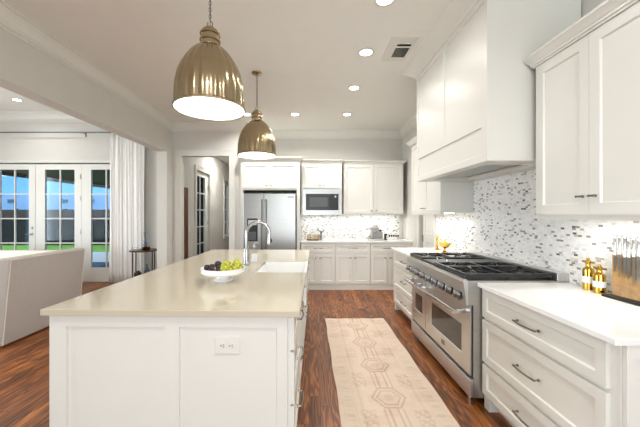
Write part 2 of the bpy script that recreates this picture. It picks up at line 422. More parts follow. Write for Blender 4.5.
# french doors
def lite_door(name, w_, h, gx0, gx1, gz0, gz1, rows, cols, loc, rz, t=.045):
    """frame facing -y, thickness t; one door object of the setting with panes"""
    m = MB()
    m.box(0, gx0, 0, t, 0.004, h); m.box(gx1, w_, 0, t, 0.004, h); m.box(gx0, gx1, 0, t, 0.004, gz0); m.box(gx0, gx1, 0, t, gz1, h)
    for i in range(1, cols):
        x = gx0+(gx1-gx0)*i/cols; m.box(x-.011, x+.011, .008, t-.008, gz0, gz1)
    for j in range(1, rows):
        z = gz0+(gz1-gz0)*j/rows
        for i in range(cols):
            xa = gx0+(gx1-gx0)*i/cols+(.011 if i else 0); xb = gx0+(gx1-gx0)*(i+1)/cols-(.011 if i < cols-1 else 0)
            m.box(xa, xb, .008, t-.008, z-.011, z+.011)
    d = m.build(name, M['trim'], loc=loc); d.rotation_euler = (0, 0, rz); struct(d)
    MB().box(gx0, gx1, t/2-.003, t/2+.003, gz0, gz1).build('pane', M['glass'], d)
    return d
def lever(d, x, z, y=0, dirx=-1):
    m = MB(); m.cyl((x, y, z), (x, y-.02, z), .028); m.cyl((x, y-.02, z), (x, y-.05, z), .01); m.tube([(x, y-.05, z), (x+dirx*.05, y-.052, z), (x+dirx*.11, y-.05, z-.004)], .009)
    m.build('door_handle', M['nickel'], d, smooth=True)
    MB().cyl((x, y, z+.13), (x, y-.02, z+.13), .024).cyl((x, y-.02, z+.13), (x, y-.026, z+.13), .02).build('deadbolt', M['nickel'], d, smooth=True)
def hinges(d, x, zs, y=0):
    for z in zs: MB().cyl((x, y-.006, z-.05), (x, y-.006, z+.05), .009, n=10).build('hinge', M['nickel'], d, smooth=True)
GZ0, GZ1 = .297, 2.35
d1 = lite_door('door_1', .93, 2.465, .19, .80, GZ0, GZ1, 4, 2, (-6.66, YLB+.01, 0), 0); lever(d1, .865, 1.0)
d2 = lite_door('door_2', .955, 2.465, .195, .815, GZ0, GZ1, 4, 2, (-5.72, YLB+.01, 0), 0); hinges(d2, .945, (.4, 1.05, 1.75, 2.2))
d3 = lite_door('door_3', .955, 2.465, .20, .82, GZ0, GZ1, 4, 2, (-4.76, YLB+.01, 0), 0)
d4 = lite_door('door_4', .92, 2.43, .10, .74, .30, 2.33, 5, 2, (HX-.05, 6.99, 0), PI/2); lever(d4, .05, 1.0, dirx=1); hinges(d4, .915, (.4, 1.2, 2.1))
w1 = lite_door('window_1', .65, 1.70, .06, .59, .06, 1.64, 4, 2, (HX-.06, 9.29, .71), PI/2)
struct(MB().box(-6.68, -3.78, YLB-.005, YLB+.12, .0, .003).build('trim_13', M['walnut']))
# pantry door, slightly recessed
pd = MB().panelled(0, .50, .005, PDH-.01, 0, .04, [(.09, .41, .2, .95), (.09, .41, 1.1, PDH-.13)]).build('door_5', M['trim'], loc=(XR+.03, PD0+.505, 0)); pd.rotation_euler = (0, 0, -PI/2); struct(pd)
MB().box(-.008, .02, -.012, .0, .95, 1.06).box(-.008, .02, -.012, 0, .2, .3).box(-.008, .02, -.012, 0, 1.9, 2.0).build('hinge', M['nickel'], pd)
# hallway
sw = MB().box(HX, HX+.008, 6.53, 6.60, 1.04, 1.155, .002).build('light_switch', M['trim']); tag(sw, 'white light switch plate on the hallway wall beside the glass door', 'light switch')
MB().box(HX+.008, HX+.016, 6.558, 6.572, 1.085, 1.112).build('toggle', M['trim'], sw)
wp = MB().box(HX+.001, HX+.035, 6.25, 6.43, .145, 1.97, .004).build('wood_panel', M['walnut']); tag(wp, 'tall narrow brown wooden panel against the hallway wall', 'panel')

# exterior
struct(MB().box(-30, 14, 6.52, 40, -.3, -.2).build('ground_lawn', M['lawn']))
struct(MB().box(-12, -2.8, 6.52, 9.6, -.2, -.09).build('patio_step', M['slate']))
struct(MB().box(-12, -2.8, 9.6, 12.2, -.2, -.10).build('patio_slab', M['concrete']))
struct(MB().box(-9.4, -2.7, 6.52, 15.5, 2.75, 2.95).box(-9.5, -9.4, 6.52, 15.5, 2.62, 2.98).build('porch_ceiling', M['porch']))
wall('wall_porch', 'x', -3.45, -3.3, 8.4, 13.0, -.1, 2.75, mat=M['fence'])
t = thing('wooden_fence', 'brown board fence across the yard behind the patio', 'fence', (-12, 16.2, -.2))
MB().box(-14, 12, 0, .03, 0, 1.85).build('boards', M['fence'], t)
for i in range(11): MB().box(-14+i*2.6-.05, -14+i*2.6+.05, .03, .12, 0, 1.9).build('post', M['fence'], t)
t = thing('screen_fence', 'low black screen fence along the lawn', 'fence', (-12, 15.8, -.2))
MB().box(-14, 12, 0, .02, .05, 1.38).build('screen', M['screen'], t)
for i in range(11): MB().box(-14+i*2.6-.03, -14+i*2.6+.03, .02, .07, 0, 1.40).build('post', M['black'], t)
t = thing('neighbour_house', 'pale blue neighbouring house seen through the french doors', 'house', (-16, 20, -.2))
MB().box(-10, 13, 0, 6, 0, 2.95).build('lower_wall', M['siding'], t)
MB().box(-10, 13, .8, 6, 2.95, 4.2).build('upper_wall', M['siding2'], t)
for i in range(12): 
    x = -9+i*1.75
    MB().box(x, x+.42, -.03, 0, 2.35, 2.58).build('window', M['greyblue'], t)
MB().box(3.2, 5.0, .75, .8, 3.0, 4.0).build('window', M['slate'], t)
MB().box(8.2, 8.8, -.03, 0, 1.4, 1.9).build('window', M['blackglass'], t)

# ================================================================== CABINET HELPERS
def shaker(x0, x1, z0, z1, yf=-.02, yb=0, rail=.058):
    return MB().panelled(x0, x1, z0, z1, yf, yb, [(x0+rail, x1-rail, z0+rail, z1-rail)])
def pull(parent, x, z, L=.15, y=-.02, mat='nickel'):
    m = MB(); h = L/2
    for s_ in (-1, 1): m.cyl((x+s_*h, y, z), (x+s_*h, y-.028, z), .0045, n=8).cyl((x+s_*h, y, z), (x+s_*h, y-.004, z), .009, n=10)
    m.tube([(x-h-.006, y-.027, z), (x-h*.5, y-.034, z), (x, y-.037, z), (x+h*.5, y-.034, z), (x+h+.006, y-.027, z)], .0055, 8)
    return m.build('handle', M[mat], parent, smooth=True)
def knob(parent, x, z, y=-.02, r=.014):
    m = MB(); m.cyl((x, y, z), (x, y-.004, z), .008, n=12); m.cyl((x, y, z), (x, y-.022, z), .005, n=10); m.cyl((x-.019, y-.024, z), (x, y-.024, z), .0075, .0055, n=12); m.cyl((x, y-.024, z), (x+.019, y-.024, z), .0055, .0075, n=12)
    return m.build('knob', M['nickel'], parent, smooth=True)
def cab_crown(parent, x0, x1, yf, yb, z, h=.065, proj=.055, ends=(1, 1)):
    P = [(0, 0), (.010, .0), (.010, .011), (.019, .011), (.019, .021), (.026, .026), (.034, .036), (.047, .048), (.050, .052), (.055, .053), (.055, .065), (0, .065)]
    P = [(o*proj/.055, d*h/.065) for o, d in P]
    m = MB(); rings = []
    for o, d in P:
        a = x0-(o if ends[0] else 0); b = x1+(o if ends[1] else 0)
        rings.append([m.b.verts.new(q) for q in ((a, yb, z+d), (a, yf-o, z+d), (b, yf-o, z+d), (b, yb, z+d))])
    for A, B in zip(rings, rings[1:]):
        for i in range(3): m.b.faces.new((A[i], A[i+1], B[i+1], B[i]))
    m.b.faces.new(rings[-1]); 
    return m.build('crown', M['paint'], parent)
def drawer(parent, x0, x1, z0, z1, nm='drawer', L=.15, rail=.05):
    d = shaker(x0, x1, z0, z1, rail=rail).build(nm, M['paint'], parent); pull(d, (x0+x1)/2, (z0+z1)/2, L); return d
def door(parent, x0, x1, z0, z1, kx, kz, rail=.058):
    d = shaker(x0, x1, z0, z1, rail=rail).build('door', M['paint'], parent); knob(d, kx, kz); return d

# ---------------------------------------------------------------- back run
def base_unit(x0, x1, label):
    w_ = x1-x0; t = thing('base_cabinet', label, 'cabinet', (x0, 5.72, 0), 0, 'base cabinets on the back wall')
    MB().box(0, w_, 0, .575, .10, .884).build('carcass', M['paint'], t)
    MB().box(0, w_, -.005, .575, 0, .085).box(0, w_, .008, .575, .085, .10).build('plinth', M['trim'], t)
    g = .008
    drawer(t, g, w_-g, .695, .868)
    door(t, g, w_/2-.003, .115, .672, w_/2-.045, .60); door(t, w_/2+.003, w_-g, .115, .672, w_/2+.045, .60)
base_unit(-.155, .490, 'white base cabinet next to the fridge, with mugs on the counter above')
base_unit(.492, 1.144, 'white base cabinet in the middle of the back run')
base_unit(1.146, 1.80, 'white base cabinet under the espresso machine')
f_ = MB().box(1.802, XR-.001, 5.715, 5.74, 0, .884).build('filler_panel', M['paint']); tag(f_, 'white filler strip between the back base cabinets and the side wall', 'panel')
o = MB().box(-.165, XR-.001, 5.68, YB-.009, .884, .914, .003).build('worktop', M['quartz_w']); tag(o, 'white quartz worktop on the back wall holding the espresso machine', 'worktop')
# wide upper
t = thing('upper_cabinet', 'wide two-door white wall cabinet beside the microwave', 'cabinet', (.676, 5.95, 1.415))
MB().box(0, 1.163, 0, .345, .03, .985).box(0, 1.163, 0, .018, 0, .03).build('carcass', M['paint'], t)
door(t, .008, .577, .012, .965, .535, .07); door(t, .585, 1.155, .012, .965, .63, .07)
cab_crown(t, 0, 1.163, 0, .345, .98, ends=(0, 1))
MB().box(.05, 1.1, .10, .13, .02, .03).build('light_strip', M['strip'], t)
light('under_cabinet_light', 'AREA', (1.25, 6.06, 1.395), UC_W, WARM, shape='RECTANGLE', size=1.05, size_y=.06)
# microwave cabinet
t = thing('microwave_cabinet', 'white wall cabinet holding the built-in microwave', 'cabinet', (-.143, 5.85, 1.40))
MB().box(0, .775, 0, .445, .50, .99).box(0, .02, 0, .445, 0, .5).box(.755, .775, 0, .445, 0, .5).build('carcass', M['paint'], t)
door(t, .03, .384, .525, .975, .35, .57); door(t, .391, .745, .525, .975, .425, .57)
cab_crown(t, 0, .775, 0, .445, .99, ends=(1, 0))
light('under_cabinet_light', 'AREA', (.24, 6.1, 1.385), UC_W*.5, WARM, shape='RECTANGLE', size=.6, size_y=.06)
mw = thing('microwave', 'stainless built-in microwave with black door under white cabinet', 'microwave', (-.1205, 5.845, 1.402))
MB().box(.0, .73, -.005, .40, .0, .495).build('body', M['steel'], mw)
MB().panelled(0, .73, 0, .495, -.022, -.005, [(.06, .685, .09, .405)], rec=.012, sl=.004).build('trim_kit', M['steel_d'], mw)
md = MB().box(.064, .53, -.028, -.011, .094, .401, .004).build('door', M['blackglass'], mw)
MB().box(.13, .475, -.0305, -.028, .155, .335).build('window', M['mwglass'], md)
MB().box(.532, .681, -.026, -.011, .094, .401, .004).build('control_panel', M['black'], mw)
MB().cyl((.625, -.026, .35), (.625, -.03, .35), .018, n=14).build('button', M['steel'], mw)
# fridge cabinet + surround
t = thing('fridge_cabinet', 'white surround with two-door cupboard above the refrigerator', 'cabinet', (-1.262, 5.62, 0))
MB().box(0, 1.095, 0, .675, 1.86, 2.39).build('carcass', M['paint'], t)
MB().box(0, .05, -.0, .115, 0, 1.86).build('side_panel', M['paint'], t); MB().box(1.035, 1.095, 0, .675, 0, 1.86).build('side_panel', M['paint'], t)
door(t, .03, .530, 1.895, 2.365, .49, 1.945); door(t, .537, 1.05, 1.895, 2.365, .58, 1.945)
cab_crown(t, 0, 1.095, 0, .115, 2.39, h=.075, ends=(1, 1))
fr = thing('refrigerator', 'stainless french-door refrigerator with water dispenser', 'refrigerator', (-1.185, 5.50, 0))
MB().box(.005, .94, .06, .76, .03, 1.80).box(.05, .1, .1, .7, 0, .03).box(.84, .9, .1, .7, 0, .03).build('body', M['black'], fr)
ld = MB().box(0, .372, 0, .055, .66, 1.79, .008).build('door', M['steel_d'], fr)
rd = MB().box(.378, .945, 0, .055, .66, 1.79, .008).build('door', M['steel_d'], fr)
MB().tube([(.335, -.0, .74), (.335, -.05, .76), (.335, -.05, 1.66), (.335, 0, 1.68)], .014, 10).build('handle', M['nickel'], ld, smooth=True)
MB().tube([(.415, -.0, .74), (.415, -.05, .76), (.415, -.05, 1.66), (.415, 0, 1.68)], .014, 10).build('handle', M['nickel'], rd, smooth=True)
MB().box(.07, .26, -.006, 0, .93, 1.34, .003).build('dispenser', M['black'], ld)
MB().box(.09, .24, -.009, -.006, 1.22, 1.31).build('dispenser_panel', M['steel'], ld); MB().box(.1, .23, -.009, -.006, .95, 1.1).build('drip_recess', M['mwglass'], ld)
MB().box(.80, .91, -.003, 0, 1.715, 1.735).build('badge', M['greyblue'], rd)
fd = MB().box(0, .945, 0, .055, .06, .645, .008).build('freezer_drawer', M['steel_d'], fr)
MB().tube([(.08, 0, .56), (.08, -.05, .56), (.865, -.05, .56), (.865, 0, .56)], .014, 10).build('handle', M['nickel'], fd, smooth=True)

# ---------------------------------------------------------------- right run (local x runs towards the camera, local -y faces the room)
XF = 1.29
def bank(yfar, yn, label, stile=.0, wide=False):
    w_ = yfar-yn; t = thing('drawer_cabinet', label, 'cabinet', (XF, yfar, 0), -PI/2, 'white drawer cabinets beside the range')
    MB().box(0, w_-.002, 0, .637, .10, .884).build('carcass', M['paint'], t)
    MB().box(.04, w_-.04, .07, .60, 0, .10).build('plinth', M['trim'], t)
    for a in (0, w_-.062): MB().prism([(a, 0), (a+.06, 0), (a+.06, .10), (a, .10)], 1, 0, .08).build('foot', M['paint'], t)
    for z0, z1 in ((.672, .872), (.348, .652), (.112, .328)):
        drawer(t, .008, w_-stile, z0, z1, L=.17)
    return t
t = bank(2.243, 1.26, 'white three-drawer cabinet nearest the camera with knife block above', .045)
MB().panelled(.005, .63, .0, .884, -.018, 0, [(.03, .59, .12, .83)]).build('end_panel', M['paint'], t, loc=(.983, 0, 0)).rotation_euler = (0, 0, PI/2)
bank(4.585, 3.567, 'white three-drawer cabinet between the range and the pantry door', .008)
def slab(y0, y1, label):
    o = MB().box(1.24, XR-.009, y0, y1, .884, .914, .004).build('worktop', M['quartz_w']); tag(o, label, 'worktop')
slab(1.235, 2.248, 'white quartz worktop carrying the knife block and gold bottles')
slab(3.562, 4.605, 'white quartz worktop carrying the footed brass bowl')
# uppers
t = thing('upper_cabinet', 'tall white wall cabinet with crown above the knife block', 'cabinet', (1.58, 2.105, 1.405), -PI/2)
MB().box(0, .875, 0, .348, .03, 1.035).box(0, .875, 0, .018, -.018, .03).build('carcass', M['paint'], t)
door(t, .008, .4035, .012, 1.02, .368, .115, rail=.062); door(t, .4055, .867, .012, 1.02, .445, .115, rail=.062)
cab_crown(t, 0, .875, -.02, .348, 1.022, h=.075, proj=.058, ends=(1, 1))
MB().box(.03, .85, .12, .15, .02, .03).build('light_strip', M['strip'], t)
light('under_cabinet_light', 'AREA', (1.72, 1.67, 1.385), UC_W*.9, WARM, (0, 0, 0), shape='RECTANGLE', size=.06, size_y=.8)
t = thing('upper_cabinet', 'small white wall cabinet past the range hood', 'cabinet', (1.56, 4.60, 1.405), -PI/2)
MB().box(0, 1.036, 0, .368, .03, 1.035).box(0, 1.036, 0, .018, 0, .03).build('carcass', M['paint'], t)
door(t, .008, .515, .012, 1.02, .475, .09); door(t, .521, 1.028, .012, 1.02, .56, .09)
cab_crown(t, 0, 1.036, -.02, .368, 1.022, h=.075, proj=.06, ends=(1, 0))
MB().box(.05, 1.0, .12, .15, .02, .03).build('light_strip', M['strip'], t)
light('under_cabinet_light', 'AREA', (1.72, 4.1, 1.385), UC_W, WARM, (0, 0, 0), shape='RECTANGLE', size=.06, size_y=.9)
# hood
HY0, HY1, HXF, HZ = 2.152, 3.558, 1.256, 1.797
hw = HY1-HY0
t = thing('range_hood', 'large white panelled range hood reaching the ceiling above the range', 'range hood', (HXF, HY1, HZ), -PI/2)
hh = CE-HZ-.001
MB().panelled(0, hw, 0, hh, 0, .022, [(.05, hw-.07, .055, .255), (.04, hw/2-.035, .315, hh-.165), (hw/2+.01, hw-.04, .315, hh-.165)], rec=.011, sl=.005).build('front_panel', M['paint'], t)
m = MB().box(0, .022, .022, .665, 0, hh).box(hw-.022, hw, .022, .665, 0, hh).box(.022, hw-.022, .64, .665, 0, hh)
m.build('side_panels', M['paint'], t)
MB().box(.022, hw-.022, .022, .10, 0, .03).box(.022, hw-.022, .50, .64, 0, .03).box(.022, .18, .10, .50, 0, .03).box(hw-.18, hw-.022, .10, .50, 0, .03).build('underside', M['paint'], t)
ln = MB().box(.18, hw-.18, .10, .50, .035, .05)
for i in range(3):
    a = .2+i*(hw-.4)/3; ln.box(a+.008, a+(hw-.4)/3-.008, .12, .40, .022, .035, .004)
    for k in range(14): ln.box(a+.02+k*.0225, a+.03+k*.0225, .13, .39, .016, .022)
ln.build('liner', M['steel_h'], t)
cr = MB(); P = [(0, -.13), (.014, -.125), (.018, -.105), (.05, -.08), (.095, -.045), (.12, -.015), (.125, 0), (0, 0)]; rings = []
for o_, d_ in P:
    rings.append([cr.b.verts.new(q) for q in ((-o_, .665 if False else .54, hh+d_), (-o_, -o_, hh+d_), (hw+o_, -o_, hh+d_), (hw+o_, .54, hh+d_))])
for A, B in zip(rings, rings[1:]):
    for i in range(3): cr.b.faces.new((A[i], A[i+1], B[i+1], B[i]))
cr.b.faces.new([r[0] for r in rings]); cr.b.faces.new([r[3] for r in rings][::-1])
cr.build('crown', M['paint'], t)

# ---------------------------------------------------------------- range
RW = 1.31
t = thing('range', 'wide stainless double-oven gas range under the white hood', 'range', (XF, 3.562, 0), -PI/2)
X_ = lambda y: 3.562-y
MB().box(.002, RW-.002, -.075, .632, .06, .745).build('body', M['steel'], t)
MB().box(.002, RW-.002, -.115, .632, .745, .925).build('cooktop_body', M['steel'], t)
MB().box(.02, RW-.02, -.122, .54, .925, .930).build('burner_tray', M['black'], t)
# control panel: slanted
MB().prism([(-.125, .745), (-.115, .745), (-.115, .925), (-.142, .930), (-.15, .918)], 0, .0, RW).build('control_panel', M['steel_h'], t)
MB().box(0, RW, -.15, -.122, .925, .937, .004).build('front_ledge', M['steel_h'], t)
for i in range(9):
    x = .09+i*(RW-.17)/8; y0, z0 = -.131, .805
    m = MB(); n_ = Vector((0, -1, .14)).normalized()
    p = Vector((x, y0, z0))
    m.cyl(p, p+n_*.010, .043, n=22); m.cyl(p+n_*.010, p+n_*.02, .026, .032, n=20); m.cyl(p+n_*.02, p+n_*.046, .032, .028, n=20)
    q = p+n_*.046; m.box(x-.006, x+.006, q.y-.009, q.y+.004, q.z-.028, q.z+.028, .002)
    m.build('knob', M['knobm'], t, smooth=True)
def oven_door(x0, x1, wx0, wx1, wz0=.33, wz1=.56):
    d = MB().panelled(x0, x1, .215, .735, -.09-.0, -.075, [(wx0, wx1, wz0, wz1)], rec=.006, sl=.006).build('oven_door', M['steel_h'], t)
    MB().box(wx0+.008, wx1-.008, -.0865, -.0835, wz0+.008, wz1-.008).build('window', M['oglass'], d)
    a, b = x0+.06, x1-.075; m = MB()
    m.tube([(a-.015, -.175, .675), (b+.015, -.175, .675)], .02, 14)
    for q in (a, b): m.box(q-.014, q+.014, -.17, -.09, .657, .693, .004)
    m.build('handle', M['chrome'], d, smooth=True); return d
oven_door(.012, X_(3.145), X_(3.46), X_(3.23), .35, .545)
bd = oven_door(X_(3.135), RW-.02, X_(3.0), X_(2.40))
MB().box(X_(2.76), X_(2.70), -.094, -.09, .255, .295).build('badge', M['nickel'], bd)
MB().box(.0, RW, -.078, -.076, .196, .213).box(RW-.018, RW-.012, -.079, -.075, .2, .74).build('gap_shade_strips', M['black'], t)  # shade in the gaps round the oven doors, made as black strips
MB().box(.01, RW-.004, -.10, -.075, .06, .194, .003).build('kick_panel', M['steel_h'], t)
for x in (.06, RW-.09):
    for y in (-.06, .5): MB().cyl((x, y, 0), (x, y, .06), .018, n=12).build('foot', M['chrome'], t)
MB().box(0, RW, .545, .625, .925, .985, .003).build('back_trim', M['steel_h'], t)
def grate(x0, x1, y0, y1, burners, nm='grate'):
    m = MB(); z0, z1 = .950, .972; b = .018
    m.box(x0, x1, y0, y0+b, z0-.006, z1); m.box(x0, x1, y1-b, y1, z0-.006, z1); m.box(x0, x0+b, y0+b, y1-b, z0-.006, z1); m.box(x1-b, x1, y0+b, y1-b, z0-.006, z1)
    ym = (y0+y1)/2; m.box(x0+b, x1-b, ym-b/2, ym+b/2, z0, z1)
    for cx, cy in burners:
        for k in range(8):
            a = k*PI/4+PI/8; r0, r1 = .035, .125
            p0 = (cx+r0*math.cos(a), cy+r0*math.sin(a)); ex = min(x1-b, max(x0+b, cx+r1*1.3*math.cos(a))); ey = min(y1-b, max(y0+b, cy+r1*math.sin(a)))
            m.tube([(p0[0], p0[1], z1-.004), ((p0[0]+ex)/2, (p0[1]+ey)/2, z1+.002), (ex, ey, z1-.006)], .0085, 6)
    for x in (x0+.02, x1-.02):
        for y in (y0+.007, y1-.007, ym): m.box(x-.007, x+.007, y-.006, y+.006, .930, z0)
    g = m.build(nm, M['iron'], t)
    for cx, cy in burners:
        MB().cyl((cx, cy, .930), (cx, cy, .938), .05, n=20).cyl((cx, cy, .938), (cx, cy, .949), .036, .034, n=20).build('burner', M['iron'], t, smooth=True)
gy0, gy1 = -.118, .53; q1, q2 = gy0+.14, gy1-.135
grate(.03, .41, gy0, gy1, [(.22, q1), (.22, q2)])
grate(.93, RW-.03, gy0, gy1, [(1.105, q1), (1.105, q2)])
grate(.715, .925, gy0, gy1, [(.82, q1), (.82, q2)])
MB().box(.42, .705, gy0, gy1, .930, .958, .006).build('griddle_cover', M['griddle'], t)
MB().tube([(.45, .02, .958), (.45, .02, .985), (.67, .02, .985), (.67, .02, .958)], .006, 8).build('griddle_handle', M['chrome'], t, smooth=True)

# ================================================================== ISLAND
IA = math.radians(-1.2); IX, IY = -1.425, 1.616      # front left corner of the top
IW, IL = 1.378, 2.74
def iw(x, y): return (IX+x*math.cos(IA)-y*math.sin(IA), IY+x*math.sin(IA)+y*math.cos(IA))
# worktop with a notch for the apron sink, polygon extruded
SY0, SY1, SX0 = 1.055, 1.71, .90
tp = MB(); poly = [(0, 0), (IW, 0), (IW, SY0), (SX0, SY0), (SX0, SY1), (IW, SY1), (IW, IL), (0, IL)]
tp.prism(poly, 2, .881, .914); wt = tp.build('worktop', M['quartz_b']); wt.location = (IX, IY, 0); wt.rotation_euler = (0, 0, IA)
tag(wt, 'beige quartz island worktop with a cut-out for the sink', 'worktop')
bv = wt.modifiers.new('edge', 'BEVEL'); bv.width = .003; bv.segments = 2; bv.limit_method = 'ANGLE'
# body
BX0, BX1, BY0, BY1 = .024, 1.325, .03, IL-.03
isl = thing('island_cabinet', 'long white panelled kitchen island cabinet with drawers along one side', 'island', (IX, IY, 0), IA)
MB().box(BX0+.02, BX1, BY0+.02, SY0-.005, .09, .881).box(BX0+.02, SX0-.02, SY0-.005, SY1+.005, .09, .881).box(SX0-.02, BX1, SY0-.005, SY1+.005, .09, .60).box(BX0+.02, BX1, SY1+.005, BY1, .09, .881).build('carcass', M['paint'], isl)
MB().box(BX0+.05, BX1-.05, BY0+.06, BY1-.03, 0, .09).build('plinth', M['paint'], isl)
px = lambda p: (p-309)*1.645/305-IX
MB().panelled(BX0, BX1-.015, 0.0, .881, BY0, BY0+.02, [(px(66.5), px(166), .14, .815), (px(180), px(277), .14, .815)], rec=.012, sl=.004).build('end_panel', M['paint'], isl)
MB().panelled(-BY1, -BY0-.02, 0, .881, BX0, BX0+.02, [(-BY1+.1+k*.66, -BY1+.68+k*.66, .14, .815) for k in range(4)], rec=.01, sl=.004).build('side_panel', M['paint'], isl).rotation_euler = (0, 0, -PI/2)
# drawer side facing +x : local frame rotated +90
side = bpy.data.objects.new('drawer_side', None)
def side_front(kind, y0, y1, z0, z1, nm):
    if kind == 'd':
        d = shaker(y0, y1, z0, z1, rail=.05).build(nm, M['paint'], isl); pull(d, (y0+y1)/2, (z0+z1)/2, .16)
    else:
        d = shaker(y0, y1, z0, z1).build(nm, M['paint'], isl); knob(d, (y0+.05 if kind == 'l' else y1-.05), z1-.06)
    d.location = (BX1, 0, 0); d.rotation_euler = (0, 0, PI/2)
bpy.data.objects.remove(side)
for z0, z1 in ((.69, .868), (.40, .675), (.112, .385)): side_front('d', .05, .66, z0, z1, 'drawer')
side_front('r', .67, 1.04, .112, .868, 'door')
side_front('r', 1.05, 1.38, .112, .60, 'door'); side_front('l', 1.386, 1.72, .112, .60, 'door')
for a in (1.74, 2.22):
    for z0, z1 in ((.69, .868), (.40, .675), (.112, .385)): side_front('d', a, a+.46, z0, z1, 'drawer')
# outlet on end panel
ox, oz = px(228), .775
c0 = iw(ox, BY0+.012); ol = thing('power_outlet', 'white double power outlet on the end panel of the island', 'outlet', (c0[0], c0[1], 1.42-130.5*1.645/305), IA)
MB().box(-.067, .067, -.008, 0, -.045, .045, .003).build('plate', M['trim'], ol)
for s_ in (-1, 1):
    k = MB().cyl((s_*.024-.004, -.008, 0), (s_*.024-.004, -.011, 0), .017, n=18).build('socket', M['trim'], ol)
    MB().box(s_*.024-.014, s_*.024-.006, -.0122, -.011, -.0015, .0025).box(s_*.024, s_*.024+.007, -.0122, -.011, .004, .007).box(s_*.024, s_*.024+.007, -.0122, -.011, -.007, -.004).build('slots', M['dark'], k)
# sink
sx0, sx1, sy0, sy1 = SX0+.002, BX1+.055, SY0+.002, SY1-.002
sk = thing('sink', 'white farmhouse apron sink set into the island', 'sink', (IX, IY, 0), IA)
m = MB(); tz, bz = .908, .665; tk = .022
m.box(sx0, sx0+tk, sy0, sy1, bz, tz-.03); m.box(sx1-tk, sx1, sy0, sy1, bz-.04, tz); m.box(sx0+tk, sx1-tk, sy0, sy0+tk, bz, tz-.005); m.box(sx0+tk, sx1-tk, sy1-tk, sy1, bz, tz-.005)
m.box(sx0+tk, sx1-tk, sy0+tk, sy1-tk, bz, bz+tk)
m.build('basin', M['porcelain'], sk)
MB().cyl((1.12, 1.38, bz+tk), (1.12, 1.38, bz+tk+.004), .045, n=20).build('drain', M['steel'], sk)
# faucet
fx, fy = -.618, 3.02
fc = thing('faucet', 'tall brushed steel gooseneck faucet standing beside the sink', 'faucet', (fx, fy, .914))
MB().lathe([(0, 0), (.034, 0), (.034, .006), (.029, .012), (.028, .16), (.024, .17), (0, .17)], n=24).build('base', M['faucet'], fc, smooth=True)
pts = [(0, 0, .16), (0, 0, .30)]
R_ = .115
for i in range(13):
    a = PI-i*PI*1.06/12; pts.append((R_+R_*math.cos(a), 0, .31+R_*math.sin(a)))
MB().tube(pts, .0165, 14).build('spout', M['faucet'], fc, smooth=True)
e = Vector(pts[-1]); dr = (Vector(pts[-1])-Vector(pts[-2])).normalized()
hd = MB().cyl(e-dr*.01, e+dr*.075, .0185, .021, n=18).cyl(e+dr*.075, e+dr*.085, .021, .017, n=18).build('spray_head', M['faucet'], fc, smooth=True)
MB().box(e.x+.017, e.x+.026, -.008, .008, e.z-.06, e.z-.03).build('spray_button', M['black'], hd)
MB().cyl((0, .02, .10), (0, .06, .10), .015, n=14).tube([(0, .055, .10), (0, .07, .14), (0, .075, .19)], .007, 8).build('lever', M['steel'], fc, smooth=True)
# soap bottle
sb = thing('soap_bottle', 'clear soap bottle with pump beside the faucet on the island', 'bottle', (-.575, 3.22, .914))
MB().lathe([(0, 0), (.034, 0), (.036, .01), (.036, .10), (.03, .125), (.014, .145), (.014, .155), (0, .155)], n=24).build('bottle_body', M['acrylic'], sb, smooth=True)
MB().lathe([(0, .003), (.032, .003), (.032, .085), (0, .085)], n=20).build('soap', M['porcelain'], sb, smooth=True)
MB().cyl((0, 0, .155), (0, 0, .20), .006, n=10).cyl((0, 0, .155), (0, 0, .17), .016, n=14).tube([(0, 0, .20), (.03, 0, .203), (.045, 0, .195)], .005, 8).build('pump', M['steel'], sb, smooth=True)
# fruit bowl
bx, by = -.656, 2.33
fb = thing('fruit_bowl', 'white footed porcelain bowl of fruit on the island', 'bowl', (bx, by, .914))
MB().lathe([(0, 0), (.072, 0), (.072, .006), (.05, .02), (.046, .036), (.075, .046), (.15, .055), (.163, .068), (.160, .082), (.166, .10), (.158, .10), (.152, .085), (.15, .072), (.10, .060), (0, .056)], n=48).build('bowl_body', M['porcelain'], fb, smooth=True)
def fruit(i, x, y, z, r, label):
    m = MB(); m.lathe([(0, -r*.92), (r*.5, -r*.82), (r*.9, -r*.4), (r, 0), (r*.92, r*.4), (r*.6, r*.78), (r*.15, r*.9), (0, r*.84)], n=20)
    o = m.build('plum', M['fig'], smooth=True, loc=(bx+x, by+y, .914+z)); tag(o, label, 'plum', 'dark plums in the footed bowl'); o.rotation_euler = (random.uniform(-.4, .4), random.uniform(-.4, .4), 0)
    MB().cyl((0, 0, r*.82), (0, 0, r*1.02), .002, n=6).build('stem', M['stem'], o)
fruit(0, -.105, -.045, .103, .027, 'dark plum nearest the outer rim of the white bowl')
fruit(1, -.060, -.085, .092, .025, 'dark plum low at the front of the white bowl')
fruit(2, -.018, -.045, .096, .026, 'dark plum against the grapes, in the lower layer of the bowl')
fruit(3, -.045, .018, .118, .029, 'dark plum heaped highest in the white bowl')
fruit(4, -.10, .045, .095, .025, 'dark plum at the back of the white bowl')
fruit(5, -.012, -.098, .088, .020, 'small dark plum in front, next to the grapes')
